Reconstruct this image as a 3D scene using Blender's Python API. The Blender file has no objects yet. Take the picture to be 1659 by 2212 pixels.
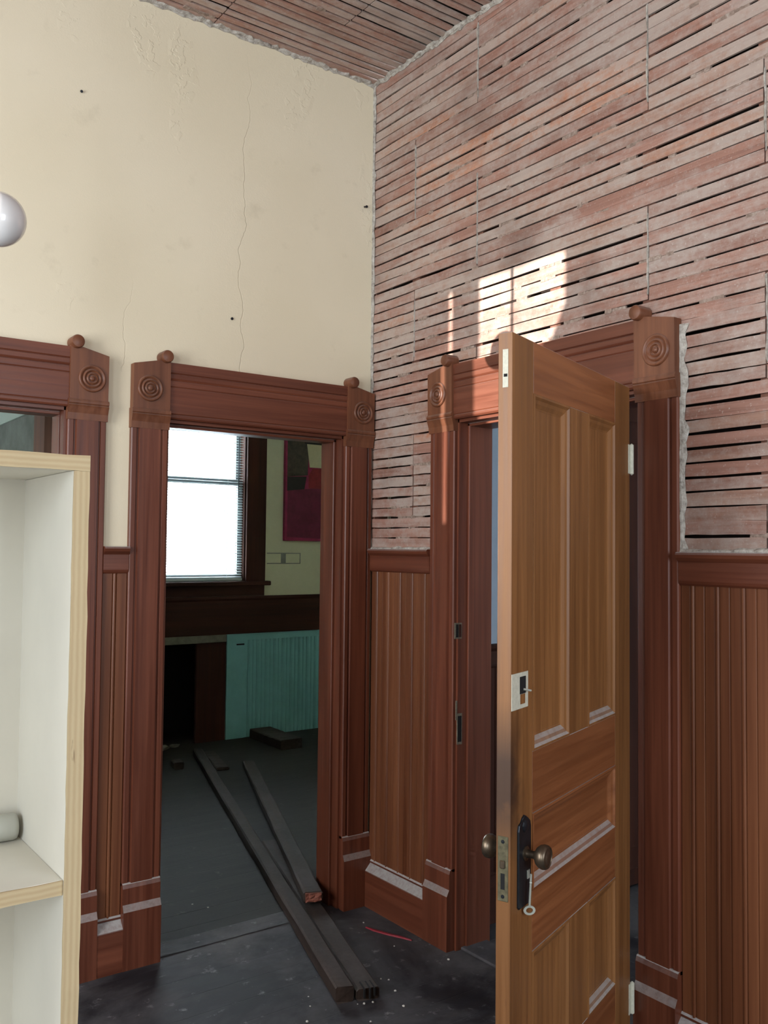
import bpy, bmesh, math, random
from mathutils import Vector, Matrix
random.seed(7)
scene = bpy.context.scene
COL = scene.collection
PI = math.pi

# ------------------------------------------------------------------ camera
F_PX = 1962.05
yaw, pitch, roll = math.radians(36.056), math.radians(2.30), math.radians(0.56)
cam_d = Vector((math.sin(yaw)*math.cos(pitch), math.cos(yaw)*math.cos(pitch), math.sin(pitch)))
r0 = Vector((math.cos(yaw), -math.sin(yaw), 0)); u0 = r0.cross(cam_d)
cam_r = r0*math.cos(roll) + u0*math.sin(roll)
cam_u = u0*math.cos(roll) - r0*math.sin(roll)
CAM = Vector((-2.3168, -3.2928, 1.55))
cd = bpy.data.cameras.new('camera'); cam = bpy.data.objects.new('camera', cd); COL.objects.link(cam)
cd.sensor_fit = 'HORIZONTAL'; cd.sensor_width = 36.0; cd.lens = 36.0*F_PX/1659.0
cd.clip_start = 0.05; cd.clip_end = 200
M = Matrix((cam_r, cam_u, -cam_d)).transposed().to_4x4(); M.translation = CAM
cam.matrix_world = M
scene.camera = cam

# ------------------------------------------------------------------ view / exposure
vs = scene.view_settings
vs.view_transform = 'Standard'; vs.look = 'None'; vs.gamma = 1.0; vs.use_curve_mapping = False
vs.exposure = 0.0

# ------------------------------------------------------------------ world (overcast daylight outside)
W = bpy.data.worlds.new('daylight'); scene.world = W; W.use_nodes = True
wn = W.node_tree.nodes; wn.clear()
wo = wn.new('ShaderNodeOutputWorld'); wb = wn.new('ShaderNodeBackground')
wb.inputs[0].default_value = (0.80, 0.92, 1.0, 1); wb.inputs[1].default_value = 22.0
W.node_tree.links.new(wb.outputs[0], wo.inputs[0])

# ------------------------------------------------------------------ sun through the transom of the west wall
SUN_DIR = Vector((1.0, -0.10, -0.09))
sd = bpy.data.lights.new('sun_offscreen', 'SUN'); sd.energy = 13.0; sd.angle = math.radians(0.35); sd.color = (1.0, 0.95, 0.88)
so = bpy.data.objects.new('sun_offscreen', sd); COL.objects.link(so)
so.rotation_euler = SUN_DIR.to_track_quat('-Z', 'Y').to_euler(); so.location = (-12, 1, 5)

# ------------------------------------------------------------------ daylight in the room's window openings
def window_light(name, loc, rot, sx, sy, power, color):
    a = bpy.data.lights.new(name, 'AREA'); a.shape = 'RECTANGLE'; a.size = sx; a.size_y = sy
    a.energy = power; a.color = color
    o = bpy.data.objects.new(name, a); COL.objects.link(o); o.location = loc; o.rotation_euler = rot
    return o
SKYC = (0.80, 0.90, 1.0)
window_light('window_west_offscreen', (-4.36, -1.65, 1.95), (0, -PI/2, 0), 1.9, 1.3, 118, (0.95, 0.97, 1.0))
window_light('window_south_offscreen', (-.95, -5.46, 1.95), (PI/2, 0, 0), 1.3, 1.9, 80, SKYC)
window_light('window_southwest_offscreen', (-4.36, -3.9, 1.95), (0, -PI/2, 0), 1.9, 1.0, 80, SKYC)

# ================================================================== helpers
def lin(c):
    c = c/255.0
    return c/12.92 if c <= 0.04045 else ((c+0.055)/1.055)**2.4
def rgb(r, g, b): return (lin(r), lin(g), lin(b), 1.0)

class NB:
    def __init__(s, name):
        s.m = bpy.data.materials.new(name); s.m.use_nodes = True
        s.t = s.m.node_tree; s.n = s.t.nodes; s.l = s.t.links
        s.b = s.n['Principled BSDF']
    def new(s, t, **k):
        n = s.n.new(t)
        for a, v in k.items(): setattr(n, a, v)
        return n
    def put(s, sock, v):
        if isinstance(v, bpy.types.NodeSocket): s.l.new(v, sock)
        else: sock.default_value = v
    def math(s, op, a, b=None, c=None, clamp=False):
        n = s.new('ShaderNodeMath', operation=op, use_clamp=clamp); s.put(n.inputs[0], a)
        if b is not None: s.put(n.inputs[1], b)
        if c is not None: s.put(n.inputs[2], c)
        return n.outputs[0]
    def pos(s): return s.new('ShaderNodeNewGeometry').outputs['Position']
    def obj(s): return s.new('ShaderNodeTexCoord').outputs['Object']
    def nrm(s): return s.new('ShaderNodeNewGeometry').outputs['Normal']
    def mapping(s, v, scale=(1, 1, 1), loc=(0, 0, 0)):
        n = s.new('ShaderNodeMapping'); s.l.new(v, n.inputs[0]); n.inputs['Scale'].default_value = scale
        s.put(n.inputs['Location'], loc); return n.outputs[0]
    def noise(s, v, scale=1.0, detail=4.0, rough=0.55, dist=0.0):
        n = s.new('ShaderNodeTexNoise'); s.l.new(v, n.inputs['Vector']); n.inputs['Scale'].default_value = scale
        n.inputs['Detail'].default_value = detail; n.inputs['Roughness'].default_value = rough
        n.inputs['Distortion'].default_value = dist
        return n.outputs['Fac']
    def ramp(s, f, stops):
        n = s.new('ShaderNodeValToRGB'); s.l.new(f, n.inputs[0]); e = n.color_ramp.elements
        while len(e) < len(stops): e.new(0.5)
        for x, (p, c) in zip(e, stops): x.position = p; x.color = c
        return n.outputs[0]
    def rng(s, f, a, b, c=0.0, d=1.0):
        n = s.new('ShaderNodeMapRange'); s.l.new(f, n.inputs[0])
        for i, v in enumerate((a, b, c, d)): n.inputs[1+i].default_value = v
        return n.outputs[0]
    def mix(s, f, a, b, blend='MIX'):
        n = s.new('ShaderNodeMix', data_type='RGBA', blend_type=blend)
        s.put(n.inputs[0], f); s.put(n.inputs[6], a); s.put(n.inputs[7], b); return n.outputs[2]
    def sep(s, v):
        n = s.new('ShaderNodeSeparateXYZ'); s.l.new(v, n.inputs[0]); return n.outputs
    def bump(s, h, strength=0.3, dist=0.004):
        n = s.new('ShaderNodeBump'); n.inputs['Strength'].default_value = strength
        n.inputs['Distance'].default_value = dist; s.l.new(h, n.inputs['Height'])
        s.l.new(n.outputs[0], s.b.inputs['Normal'])
    def done(s, col, rough=0.5, spec=None, metal=0.0):
        s.put(s.b.inputs['Base Color'], col); s.put(s.b.inputs['Roughness'], rough)
        s.b.inputs['Metallic'].default_value = metal
        if spec is not None: s.b.inputs['Specular IOR Level'].default_value = spec
        return s.m

def wood(name, c1, c2, axis='z', freq=55.0, along=1.6, rough=0.45, dust=0.0, spec=0.4, worn=None, seed=0.0, coord='pos', stain=False):
    b = NB(name); p = b.pos() if coord == 'pos' else b.obj()
    sc = [freq]*3; sc['xyz'.index(axis)] = along
    v = b.mapping(p, sc, (seed, seed*1.7, seed*0.6))
    n1 = b.noise(v, 1.0, 5, 0.6, 0.3)
    sc2 = [freq*0.16]*3; sc2['xyz'.index(axis)] = along*0.5
    n2 = b.noise(b.mapping(p, sc2, (seed+3, seed, 1)), 1.0, 3, 0.5)
    col = b.mix(b.rng(n1, 0.3, 0.7), c1, c2)
    col = b.mix(b.rng(n2, 0.35, 0.7, 0.0, 0.55), col, tuple(x*0.55 for x in c1[:3])+(1,))
    if worn:
        n3 = b.noise(p, 5.0, 5, 0.65)
        col = b.mix(b.rng(n3, 0.5, 0.72, 0.0, 0.7), col, worn)
    r = b.rng(n1, 0.3, 0.7, rough-0.06, rough+0.1)
    if stain:
        sx, sy_, sz = b.sep(p); ns = b.noise(p, 9.0, 4, 0.6)
        e_ = b.math('ADD', sx, b.rng(ns, 0.2, 0.8, -0.05, 0.05))
        f = b.math('MULTIPLY', b.rng(e_, 0.77, 0.83), b.math('MULTIPLY', b.rng(sz, 0.80, 0.95), b.rng(sz, 1.19, 1.05)))
        col = b.mix(b.math('MULTIPLY', f, 0.8), col, rgb(40, 30, 28))
        nd_ = b.noise(b.mapping(p, (26, 26, 5)), 1.0, 3, 0.5); nk = b.noise(b.mapping(p, (4, 4, 2)), 1.0, 2, 0.5)
        f = b.math('MULTIPLY', b.rng(nd_, 0.69, 0.74), b.math('MULTIPLY', b.rng(nk, 0.45, 0.6), b.rng(sz, 1.0, 0.8)))
        col = b.mix(b.math('MULTIPLY', f, 0.7), col, rgb(60, 32, 22))
    if dust:
        nz = b.sep(b.nrm())[2]
        nd = b.noise(p, 60.0, 4, 0.7)
        f = b.math('MULTIPLY', b.rng(nz, 0.25, 0.6), b.rng(nd, 0.25, 0.6, 0.55, 1.0))
        f = b.math('MULTIPLY', f, dust)
        col = b.mix(f, col, rgb(172, 170, 168)); r = b.math('MAXIMUM', r, b.math('MULTIPLY', f, 0.9))
    b.bump(n1, 0.18, 0.002)
    return b.done(col, r, spec)

def plain(name, col, rough=0.6, metal=0.0, var=0.15, scale=30.0, spec=0.4, bump=0.0, coord='pos'):
    b = NB(name); p = b.pos() if coord == 'pos' else b.obj()
    n = b.noise(p, scale, 5, 0.65)
    dk = tuple(x*(1-var*2) for x in col[:3])+(1,)
    c = b.mix(b.rng(n, 0.3, 0.7), dk, col)
    if bump: b.bump(n, bump, 0.004)
    return b.done(c, rough, spec, metal)

# ------------------------------------------------------------------ materials
MAT = {}
# old cream paint on plaster, with cracks and flaked patches
b = NB('cream_plaster'); p = b.pos(); x, y, z = b.sep(p)
n1 = b.noise(p, 1.1, 3, 0.5); n2 = b.noise(p, 9.0, 5, 0.6); n3 = b.noise(p, 160, 2, 0.5)
col = b.mix(b.rng(n1, 0.3, 0.7), rgb(213, 202, 175), rgb(222, 212, 188))
col = b.mix(b.rng(n2, 0.62, 0.8, 0.0, 0.25), col, rgb(170, 158, 134))
crk = None
for (x0, za, zb) in ((-0.62, 2.25, 3.6), (-1.62, 2.2, 3.4), (-1.13, 2.2, 2.6)):
    nn = b.noise(b.mapping(p, (0.01, 0.01, 1.6), (x0*3, 0, 0)), 1.0, 5, 0.55)
    off = b.math('ADD', b.math('SUBTRACT', x, x0), b.rng(nn, 0.2, 0.8, -0.10, 0.10))
    f = b.math('MULTIPLY', b.rng(b.math('ABSOLUTE', off), 0.0008, 0.0026, 1.0, 0.0), b.math('MULTIPLY', b.rng(z, za, za+.02), b.rng(z, zb, zb-.5)))
    crk = f if crk is None else b.math('MAXIMUM', crk, f)
col = b.mix(b.math('MULTIPLY', crk, 0.22), col, rgb(140, 125, 100))
pn = b.noise(b.mapping(p, (1, 1, 1.0), (2.0, 0, 7.0)), 30.0, 3, 0.5)
pm = b.noise(b.mapping(p, (3.0, 3.0, 0.9), (5.3, 0, 2.1)), 1.0, 3, 0.6)
peel = b.math('MULTIPLY', b.rng(pm, 0.57, 0.61), b.rng(pn, 0.53, 0.57))
h = b.math('ADD', b.math('MULTIPLY', peel, 0.5), b.math('ADD', b.math('MULTIPLY', n3, 0.12), b.math('MULTIPLY', n2, 0.25)))
h = b.math('SUBTRACT', h, b.math('MULTIPLY', crk, 0.6)); b.bump(h, 0.4, 0.006)
MAT['cream'] = b.done(col, 0.6, 0.35)

# crumbled raw plaster
b = NB('raw_plaster'); p = b.pos(); n = b.noise(p, 45, 6, 0.7)
b.bump(n, 0.8, 0.01); MAT['raw'] = b.done(b.ramp(n, [(0.3, rgb(120, 112, 104)), (0.52, rgb(176, 170, 160)), (0.75, rgb(205, 202, 196))]), 0.9, 0.2)

b = NB('grey_plaster_key'); p = b.pos(); n = b.noise(p, 60, 5, 0.7)
b.bump(n, 0.6, 0.006); MAT['keys'] = b.done(b.ramp(n, [(0.3, rgb(112, 94, 84)), (0.55, rgb(150, 132, 120)), (0.78, rgb(186, 176, 166))]), 0.9, 0.2)
# laths: bare old pine with dried plaster haze
def lath_mat(name, axis, warm, ash, const=0.0):
    b = NB(name); p = b.pos()
    oi = b.new('ShaderNodeObjectInfo').outputs['Random']
    sc = [70.0]*3; sc['xyz'.index(axis)] = 1.8
    v = b.new('ShaderNodeVectorMath', operation='ADD'); b.l.new(p, v.inputs[0])
    cmb = b.new('ShaderNodeCombineXYZ')
    for i in range(3): b.l.new(b.math('MULTIPLY', oi, 37.0), cmb.inputs[i])
    b.l.new(cmb.outputs[0], v.inputs[1]); v = v.outputs[0]
    g = b.noise(b.mapping(v, sc), 1.0, 5, 0.6, 0.5)
    base = b.ramp(oi, [(0.0, rgb(156, 116, 101)), (0.3, rgb(168, 128, 113)), (0.62, rgb(146, 110, 97)), (0.82, rgb(164, 130, 112)), (0.95, rgb(172, 118, 90)), (1.0, rgb(188, 112, 66))])
    base = b.mix(b.rng(g, 0.34, 0.66, 0.0, 0.6), base, warm)
    sc2 = [14.0]*3; sc2['xyz'.index(axis)] = 3.5
    w = b.noise(b.mapping(v, sc2), 1.0, 6, 0.7)
    big = b.noise(p, 1.3, 3, 0.5)
    z = b.sep(p)[2]
    th = b.math('ADD', b.math('MULTIPLY', big, 0.55), b.math('MULTIPLY', w, 0.75))
    th = b.math('ADD', th, b.rng(oi, 0.0, 1.0, -0.09+const, 0.09+const))
    th = b.math('ADD', th, ash)
    mot = b.noise(p, 34, 6, 0.75)
    th = b.math('ADD', th, b.rng(mot, 0.3, 0.7, -0.10, 0.10))
    col = b.mix(b.rng(th, 0.60, 0.84, 0.0, 0.75), base, rgb(172, 160, 151))
    sp = b.noise(p, 130, 3, 0.6)
    col = b.mix(b.rng(sp, 0.62, 0.75, 0.0, 0.5), col, rgb(205, 198, 190))
    dk = b.noise(b.mapping(p, (1, 1, 1), (3, 8, 1)), 2.2, 4, 0.6)
    col = b.mix(b.rng(dk, 0.54, 0.76, 0.0, 0.6), col, rgb(86, 64, 55))
    b.bump(b.math('ADD', g, b.math('ADD', b.math('MULTIPLY', w, 0.8), b.math('MULTIPLY', mot, 0.5))), 0.45, 0.003)
    return b.done(col, b.rng(g, 0.3, 0.7, 0.42, 0.62), 0.4)
MAT['lath'] = lath_mat('lath_wood', 'y', rgb(112, 76, 64), 0.06)
MAT['clath'] = lath_mat('ceiling_lath_wood', 'x', rgb(118, 84, 70), 0.0, 0.07)

TR1, TR2 = rgb(88, 45, 31), rgb(122, 69, 48)
for ax in 'xyz': MAT['head_'+ax] = wood('red_head_wood_'+ax, TR1, TR2, ax, 48, 1.3, 0.38, dust=0.12, spec=0.4, seed=4+'xyz'.index(ax))
MAT['block'] = wood('corner_block_wood', rgb(96, 55, 36), rgb(128, 80, 54), 'z', 48, 2.5, 0.42, dust=0.15, spec=0.4, seed=8)
for ax in 'xyz': MAT['trim_'+ax] = wood('red_trim_wood_'+ax, TR1, TR2, ax, 48, 1.3, 0.36, dust=0.9, spec=0.45, seed='xyz'.index(ax))
MAT['board'] = wood('bead_board_wood', rgb(90, 48, 28), rgb(132, 82, 52), 'z', 34, 0.8, 0.42, dust=0.9, spec=0.4, seed=9)
MAT['door_z'] = wood('door_wood_upright', rgb(118, 77, 43), rgb(152, 104, 60), 'z', 50, 1.5, 0.42, dust=0.85, coord='obj', seed=2, stain=True)
MAT['door_x'] = wood('door_wood_cross', rgb(120, 70, 40), rgb(152, 96, 58), 'x', 50, 1.5, 0.42, dust=0.85, coord='obj', seed=5, stain=True)
MAT['dark_wood'] = wood('dark_wood', rgb(52, 28, 22), rgb(74, 42, 32), 'x', 40, 1.3, 0.65, spec=0.2)
MAT['dark_wood_z'] = wood('dark_wood_upright', rgb(52, 28, 22), rgb(78, 42, 30), 'z', 40, 1.3, 0.65, spec=0.2)
MAT['beam'] = wood('old_timber', rgb(46, 37, 33), rgb(72, 59, 52), 'y', 40, 2.0, 0.8, dust=0.06, spec=0.2, coord='obj', worn=rgb(70, 60, 60))
MAT['cavity'] = plain('wall_cavity', rgb(52, 40, 34), 0.9)
MAT['rough_stud'] = wood('rough_stud', rgb(98, 62, 48), rgb(134, 92, 74), 'z', 40, 1.5, 0.7)
# floor: dark painted boards, worn and dusty
b = NB('worn_dark_floor'); p = b.pos()
x, y, z = b.sep(p)
n1 = b.noise(p, 1.6, 6, 0.65, 0.4); n2 = b.noise(p, 14, 6, 0.7); n3 = b.noise(b.mapping(p, (2, 30, 1)), 1.0, 5, 0.6)
col = b.mix(b.rng(n1, 0.35, 0.68), rgb(30, 29, 33), rgb(60, 58, 66))
col = b.mix(b.rng(n3, 0.45, 0.75, 0.0, 0.5), col, rgb(48, 43, 42))
col = b.mix(b.rng(n2, 0.6, 0.74, 0.0, 0.75), col, rgb(142, 140, 142))
col = b.mix(b.rng(n1, 0.40, 0.70, 0.0, 0.30), col, rgb(150, 148, 146))
seam = b.math('ABSOLUTE', b.math('SUBTRACT', b.math('FRACT', b.math('DIVIDE', y, 0.13)), 0.5))
sf = b.rng(seam, 0.0, 0.02, 1.0, 0.0)
b.bump(b.math('ADD', b.math('MULTIPLY', n2, 0.6), b.math('MULTIPLY', sf, -0.8)), 0.35, 0.004)
MAT['floor'] = b.done(col, b.rng(n1, 0.3, 0.7, 0.62, 0.85), 0.25)

b = NB('dark_far_boards'); p = b.pos(); y = b.sep(p)[1]
n1 = b.noise(b.mapping(p, (1.5, 12, 1)), 1.0, 5, 0.6); n2 = b.noise(p, 12, 5, 0.7)
col = b.mix(n1, rgb(34, 31, 28), rgb(54, 49, 44)); col = b.mix(b.rng(n2, 0.62, 0.75, 0, 0.5), col, rgb(96, 90, 80))
seam = b.math('ABSOLUTE', b.math('SUBTRACT', b.math('FRACT', b.math('DIVIDE', y, 0.14)), 0.5))
b.bump(b.math('ADD', n2, b.math('MULTIPLY', b.rng(seam, 0.0, 0.03, 1.0, 0.0), -1.0)), 0.4, 0.004); MAT['floor_far'] = b.done(col, 0.75, 0.25)
MAT['white_board'] = plain('painted_plywood', rgb(222, 217, 204), 0.62, var=0.04, scale=5.0)
def ply(name, ax):
    b = NB(name); p = b.pos(); c = b.sep(p)['xyz'.index(ax)]
    n = b.noise(p, 30, 4, 0.6)
    s = b.math('SINE', b.math('ADD', b.math('MULTIPLY', c, 900.0), b.math('MULTIPLY', n, 3.0)))
    sc = [12.0, 12.0, 12.0]; sc['xyz'.index(ax)] = 60.0
    k = b.noise(b.mapping(p, sc), 1.0, 3, 0.6)
    col = b.mix(b.rng(s, -1, 1, 0, 0.7), rgb(190, 170, 134), rgb(176, 152, 116))
    col = b.mix(b.rng(k, 0.70, 0.76, 0, 0.9), col, rgb(92, 62, 44))
    b.bump(n, 0.4, 0.002)
    return b.done(col, 0.7, 0.3)
MAT['ply_x'] = ply('plywood_edge_upright', 'x'); MAT['ply_z'] = ply('plywood_edge_level', 'z')
MAT['iron'] = plain('black_iron', rgb(46, 50, 56), 0.38, 0.6, 0.2, 40, coord='obj')
MAT['brass'] = plain('tarnished_brass', rgb(116, 102, 86), 0.36, 0.85, 0.2, 60, coord='obj')
MAT['paint_metal'] = plain('flaking_white_paint', rgb(206, 204, 186), 0.6, 0.0, 0.12, 90, coord='obj')
MAT['green_brass'] = plain('verdigris_brass', rgb(112, 106, 82), 0.55, 0.5, 0.28, 70, coord='obj')
MAT['strike'] = plain('worn_strike_metal', rgb(140, 130, 112), 0.6, 0.1, 0.25, 90, coord='obj')
MAT['key'] = plain('pale_key_metal', rgb(182, 184, 172), 0.45, 0.3, 0.1, 60, coord='obj')
b = NB('milk_glass'); b.b.inputs['Coat Weight'].default_value = 1.0; b.b.inputs['Coat Roughness'].default_value = 0.04
b.b.inputs['Subsurface Weight'].default_value = 0.0
n = b.noise(b.obj(), 8, 2); MAT['milk'] = b.done(b.mix(n, rgb(214, 214, 214), rgb(222, 222, 221)), 0.25, 0.5)
b = NB('bottle_glass'); b.b.inputs['Transmission Weight'].default_value = 0.35; b.b.inputs['IOR'].default_value = 1.45
n = b.noise(b.obj(), 30, 3); MAT['glass'] = b.done(b.mix(n, rgb(206, 206, 194), rgb(220, 220, 210)), 0.3)
b = NB('window_glass'); tr = b.new('ShaderNodeBsdfTransparent'); gl = b.new('ShaderNodeBsdfGlossy'); gl.inputs['Roughness'].default_value = 0.05
ms = b.new('ShaderNodeMixShader'); ms.inputs[0].default_value = 0.06
b.l.new(tr.outputs[0], ms.inputs[1]); b.l.new(gl.outputs[0], ms.inputs[2]); b.l.new(ms.outputs[0], b.n['Material Output'].inputs[0]); MAT['pane'] = b.m
MAT['pale_wall'] = plain('pale_yellow_wall', rgb(212, 208, 178), 0.7, var=0.05, scale=6)
MAT['teal'] = plain('teal_paint', rgb(124, 180, 184), 0.55, var=0.08, scale=7)
MAT['grey_wall'] = plain('grey_blue_wall', rgb(160, 172, 186), 0.6, var=0.05, scale=5)
MAT['white_wall'] = plain('pale_green_wall', rgb(206, 214, 204), 0.7, var=0.04, scale=4)
MAT['scuffed'] = plain('scuffed_grey_plaster', rgb(150, 150, 142), 0.85, var=0.22, scale=7)
MAT['sash'] = plain('blue_grey_sash', rgb(104, 110, 112), 0.5, var=0.05)
MAT['slat'] = plain('pale_slat', rgb(196, 206, 206), 0.5, var=0.02)
MAT['soot_hole_dark'] = plain('soot_and_hole_dark', rgb(26, 25, 26), 0.9, var=0.2)  # soot of the firebox, and painted-on shade for small holes and slots
MAT['stone'] = plain('dusty_lintel', rgb(120, 116, 104), 0.85, var=0.2, scale=15)
MAT['canvas'] = plain('magenta_paint', rgb(168, 44, 90), 0.6, var=0.25, scale=9)
MAT['maroon'] = plain('maroon_paint', rgb(120, 34, 66), 0.6, var=0.22, scale=14)
MAT['umber'] = plain('umber_paint', rgb(84, 72, 62), 0.6, var=0.35, scale=22)
MAT['creamp'] = plain('cream_paint', rgb(206, 196, 160), 0.6, var=0.06, scale=20)
MAT['blackp'] = plain('black_paint', rgb(40, 32, 32), 0.6, var=0.2, scale=20)
MAT['redp'] = plain('red_paint', rgb(150, 40, 50), 0.6, var=0.2, scale=20)
MAT['red_strip'] = plain('red_plastic', rgb(150, 44, 58), 0.5, var=0.15, scale=60, coord='obj')
MAT['crumb'] = plain('plaster_crumb', rgb(206, 204, 198), 0.9, var=0.1, scale=60, coord='obj')
MAT['brickred'] = plain('broken_red_wood', rgb(150, 92, 76), 0.85, var=0.25, scale=70, coord='obj', bump=0.6)

# ------------------------------------------------------------------ object helpers
WLOC = {}
def tag(o, label=None, cat=None, group=None, kind=None):
    if label: o['label'] = label
    if cat: o['category'] = cat
    if group: o['group'] = group
    if kind: o['kind'] = kind
    return o
def empty(name, loc, rz=0.0):
    o = bpy.data.objects.new(name, None); o.empty_display_size = 0.1; COL.objects.link(o)
    o.location = loc; o.rotation_euler = (0, 0, rz); WLOC[o.name] = Vector(loc) if not rz else Vector((0, 0, 0)); return o
def obj(name, bm, mat, parent=None, origin=None, smooth=False, recalc=True):
    """bm in world coordinates (or in the parent's local ones when the parent is rotated)."""
    if recalc: bmesh.ops.recalc_face_normals(bm, faces=bm.faces[:])
    base = WLOC[parent.name] if parent else Vector(origin or (0, 0, 0))
    loc = Vector((0, 0, 0))
    if parent: bmesh.ops.translate(bm, verts=bm.verts[:], vec=-base)
    elif origin: bmesh.ops.translate(bm, verts=bm.verts[:], vec=-base); loc = base
    me = bpy.data.meshes.new(name); bm.to_mesh(me); bm.free()
    for m in (mat if isinstance(mat, (list, tuple)) else [mat]): me.materials.append(MAT[m])
    if smooth:
        for f in me.polygons: f.use_smooth = True
    o = bpy.data.objects.new(name, me); COL.objects.link(o); o.location = loc
    if parent: o.parent = parent
    WLOC[o.name] = base
    return o
def smooth_angle(o, deg=35):
    for f in o.data.polygons: f.use_smooth = True
    try: o.data.set_sharp_from_angle(angle=math.radians(deg))
    except Exception: pass
    return o

def add_box(bm, x0, x1, y0, y1, z0, z1, bev=0.0, mi=0):
    vs_ = [bm.verts.new((x, y, z)) for x in (x0, x1) for y in (y0, y1) for z in (z0, z1)]
    fs = [bm.faces.new([vs_[i] for i in q]) for q in ((0, 1, 3, 2), (4, 6, 7, 5), (0, 4, 5, 1), (2, 3, 7, 6), (0, 2, 6, 4), (1, 5, 7, 3))]
    for f in fs: f.material_index = mi
    if bev:
        es = list({e for f in fs for e in f.edges})
        bmesh.ops.bevel(bm, geom=es, offset=bev, segments=1, affect='EDGES')
    return vs_
def box(x0, x1, y0, y1, z0, z1, bev=0.0):
    bm = bmesh.new(); add_box(bm, min(x0, x1), max(x0, x1), min(y0, y1), max(y0, y1), min(z0, z1), max(z0, z1), bev); return bm
# wall frames: (u, out, z) -> world; A = plaster wall (y = 0), B = lath wall (x = 0)
OA, OB = .024, .024           # casing fronts stand on the x = 0 and y = 0 planes
def FA(u, o, z): return Vector((u, OA-o, z))
def FB(u, o, z): return Vector((OB-o, u, z))
def FFAR(u, o, z): return Vector((u, 3.42-o, z))
def fbox(F, u0, u1, o0, o1, z0, z1, bev=0.0):
    a, c = F(u0, o0, z0), F(u1, o1, z1); return box(a.x, c.x, a.y, c.y, a.z, c.z, bev)
def add_extrude(bm, pts_a, pts_b):
    """two matching 3-D loops joined into a closed prism"""
    A = [bm.verts.new(p) for p in pts_a]; B = [bm.verts.new(p) for p in pts_b]; n = len(A)
    for i in range(n):
        j = (i+1) % n; bm.faces.new((A[i], A[j], B[j], B[i]))
    bm.faces.new(A[::-1]); bm.faces.new(B)
def prof_v(F, prof, u0, sgn, z0, z1):
    """profile (across, out) extruded upwards; across runs from u0 in direction sgn"""
    bm = bmesh.new(); add_extrude(bm, [F(u0+sgn*a, o, z0) for a, o in prof], [F(u0+sgn*a, o, z1) for a, o in prof]); return bm
def prof_h(F, prof, z0, u0, u1):
    """profile (up, out) extruded along u"""
    bm = bmesh.new(); add_extrude(bm, [F(u0, o, z0+a) for a, o in prof], [F(u1, o, z0+a) for a, o in prof]); return bm
def add_lathe(bm, prof, center, axis, seg=20):
    """prof = (radius, along-axis)"""
    axis = Vector(axis).normalized(); t = axis.orthogonal().normalized(); s = axis.cross(t); c = Vector(center)
    rings = []
    for r, h in prof:
        if r < 1e-6: rings.append([bm.verts.new(c+axis*h)])
        else: rings.append([bm.verts.new(c+axis*h+(t*math.cos(2*PI*k/seg)+s*math.sin(2*PI*k/seg))*r) for k in range(seg)])
    for a, d in zip(rings, rings[1:]):
        for k in range(seg):
            k2 = (k+1) % seg
            if len(a) == 1 and len(d) == 1: continue
            if len(a) == 1: bm.faces.new((a[0], d[k], d[k2]))
            elif len(d) == 1: bm.faces.new((a[k], a[k2], d[0]))
            else: bm.faces.new((a[k], a[k2], d[k2], d[k]))
    for rg in (rings[0], rings[-1]):
        if len(rg) > 1: bm.faces.new(rg)
def lathe(prof, center, axis, seg=20):
    bm = bmesh.new(); add_lathe(bm, prof, center, axis, seg); return bm
def holed_wall(P, u0, u1, z0, z1, t0, t1, holes):
    """P(u, t, z) -> world; slab between t0 and t1 with rectangular holes (u0,u1,z0,z1)"""
    us = sorted({u0, u1, *[h[0] for h in holes], *[h[1] for h in holes]}); us = [u for u in us if u0 <= u <= u1]
    zs = sorted({z0, z1, *[h[2] for h in holes], *[h[3] for h in holes]}); zs = [q for q in zs if z0 <= q <= z1]
    bm = bmesh.new(); V = {}
    def vt(i, j, k):
        if (i, j, k) not in V: V[(i, j, k)] = bm.verts.new(P(us[i], (t0, t1)[k], zs[j]))
        return V[(i, j, k)]
    nu, nz = len(us)-1, len(zs)-1
    def solid(i, j):
        if not (0 <= i < nu and 0 <= j < nz): return False
        cu, cz = (us[i]+us[i+1])/2, (zs[j]+zs[j+1])/2
        return not any(h[0] < cu < h[1] and h[2] < cz < h[3] for h in holes)
    for i in range(nu):
        for j in range(nz):
            if not solid(i, j): continue
            for k in (0, 1): bm.faces.new((vt(i, j, k), vt(i+1, j, k), vt(i+1, j+1, k), vt(i, j+1, k)))
            if not solid(i-1, j): bm.faces.new((vt(i, j, 0), vt(i, j+1, 0), vt(i, j+1, 1), vt(i, j, 1)))
            if not solid(i+1, j): bm.faces.new((vt(i+1, j, 0), vt(i+1, j+1, 0), vt(i+1, j+1, 1), vt(i+1, j, 1)))
            if not solid(i, j-1): bm.faces.new((vt(i, j, 0), vt(i+1, j, 0), vt(i+1, j, 1), vt(i, j, 1)))
            if not solid(i, j+1): bm.faces.new((vt(i, j+1, 0), vt(i+1, j+1, 0), vt(i+1, j+1, 1), vt(i, j+1, 1)))
    return bm
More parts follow.
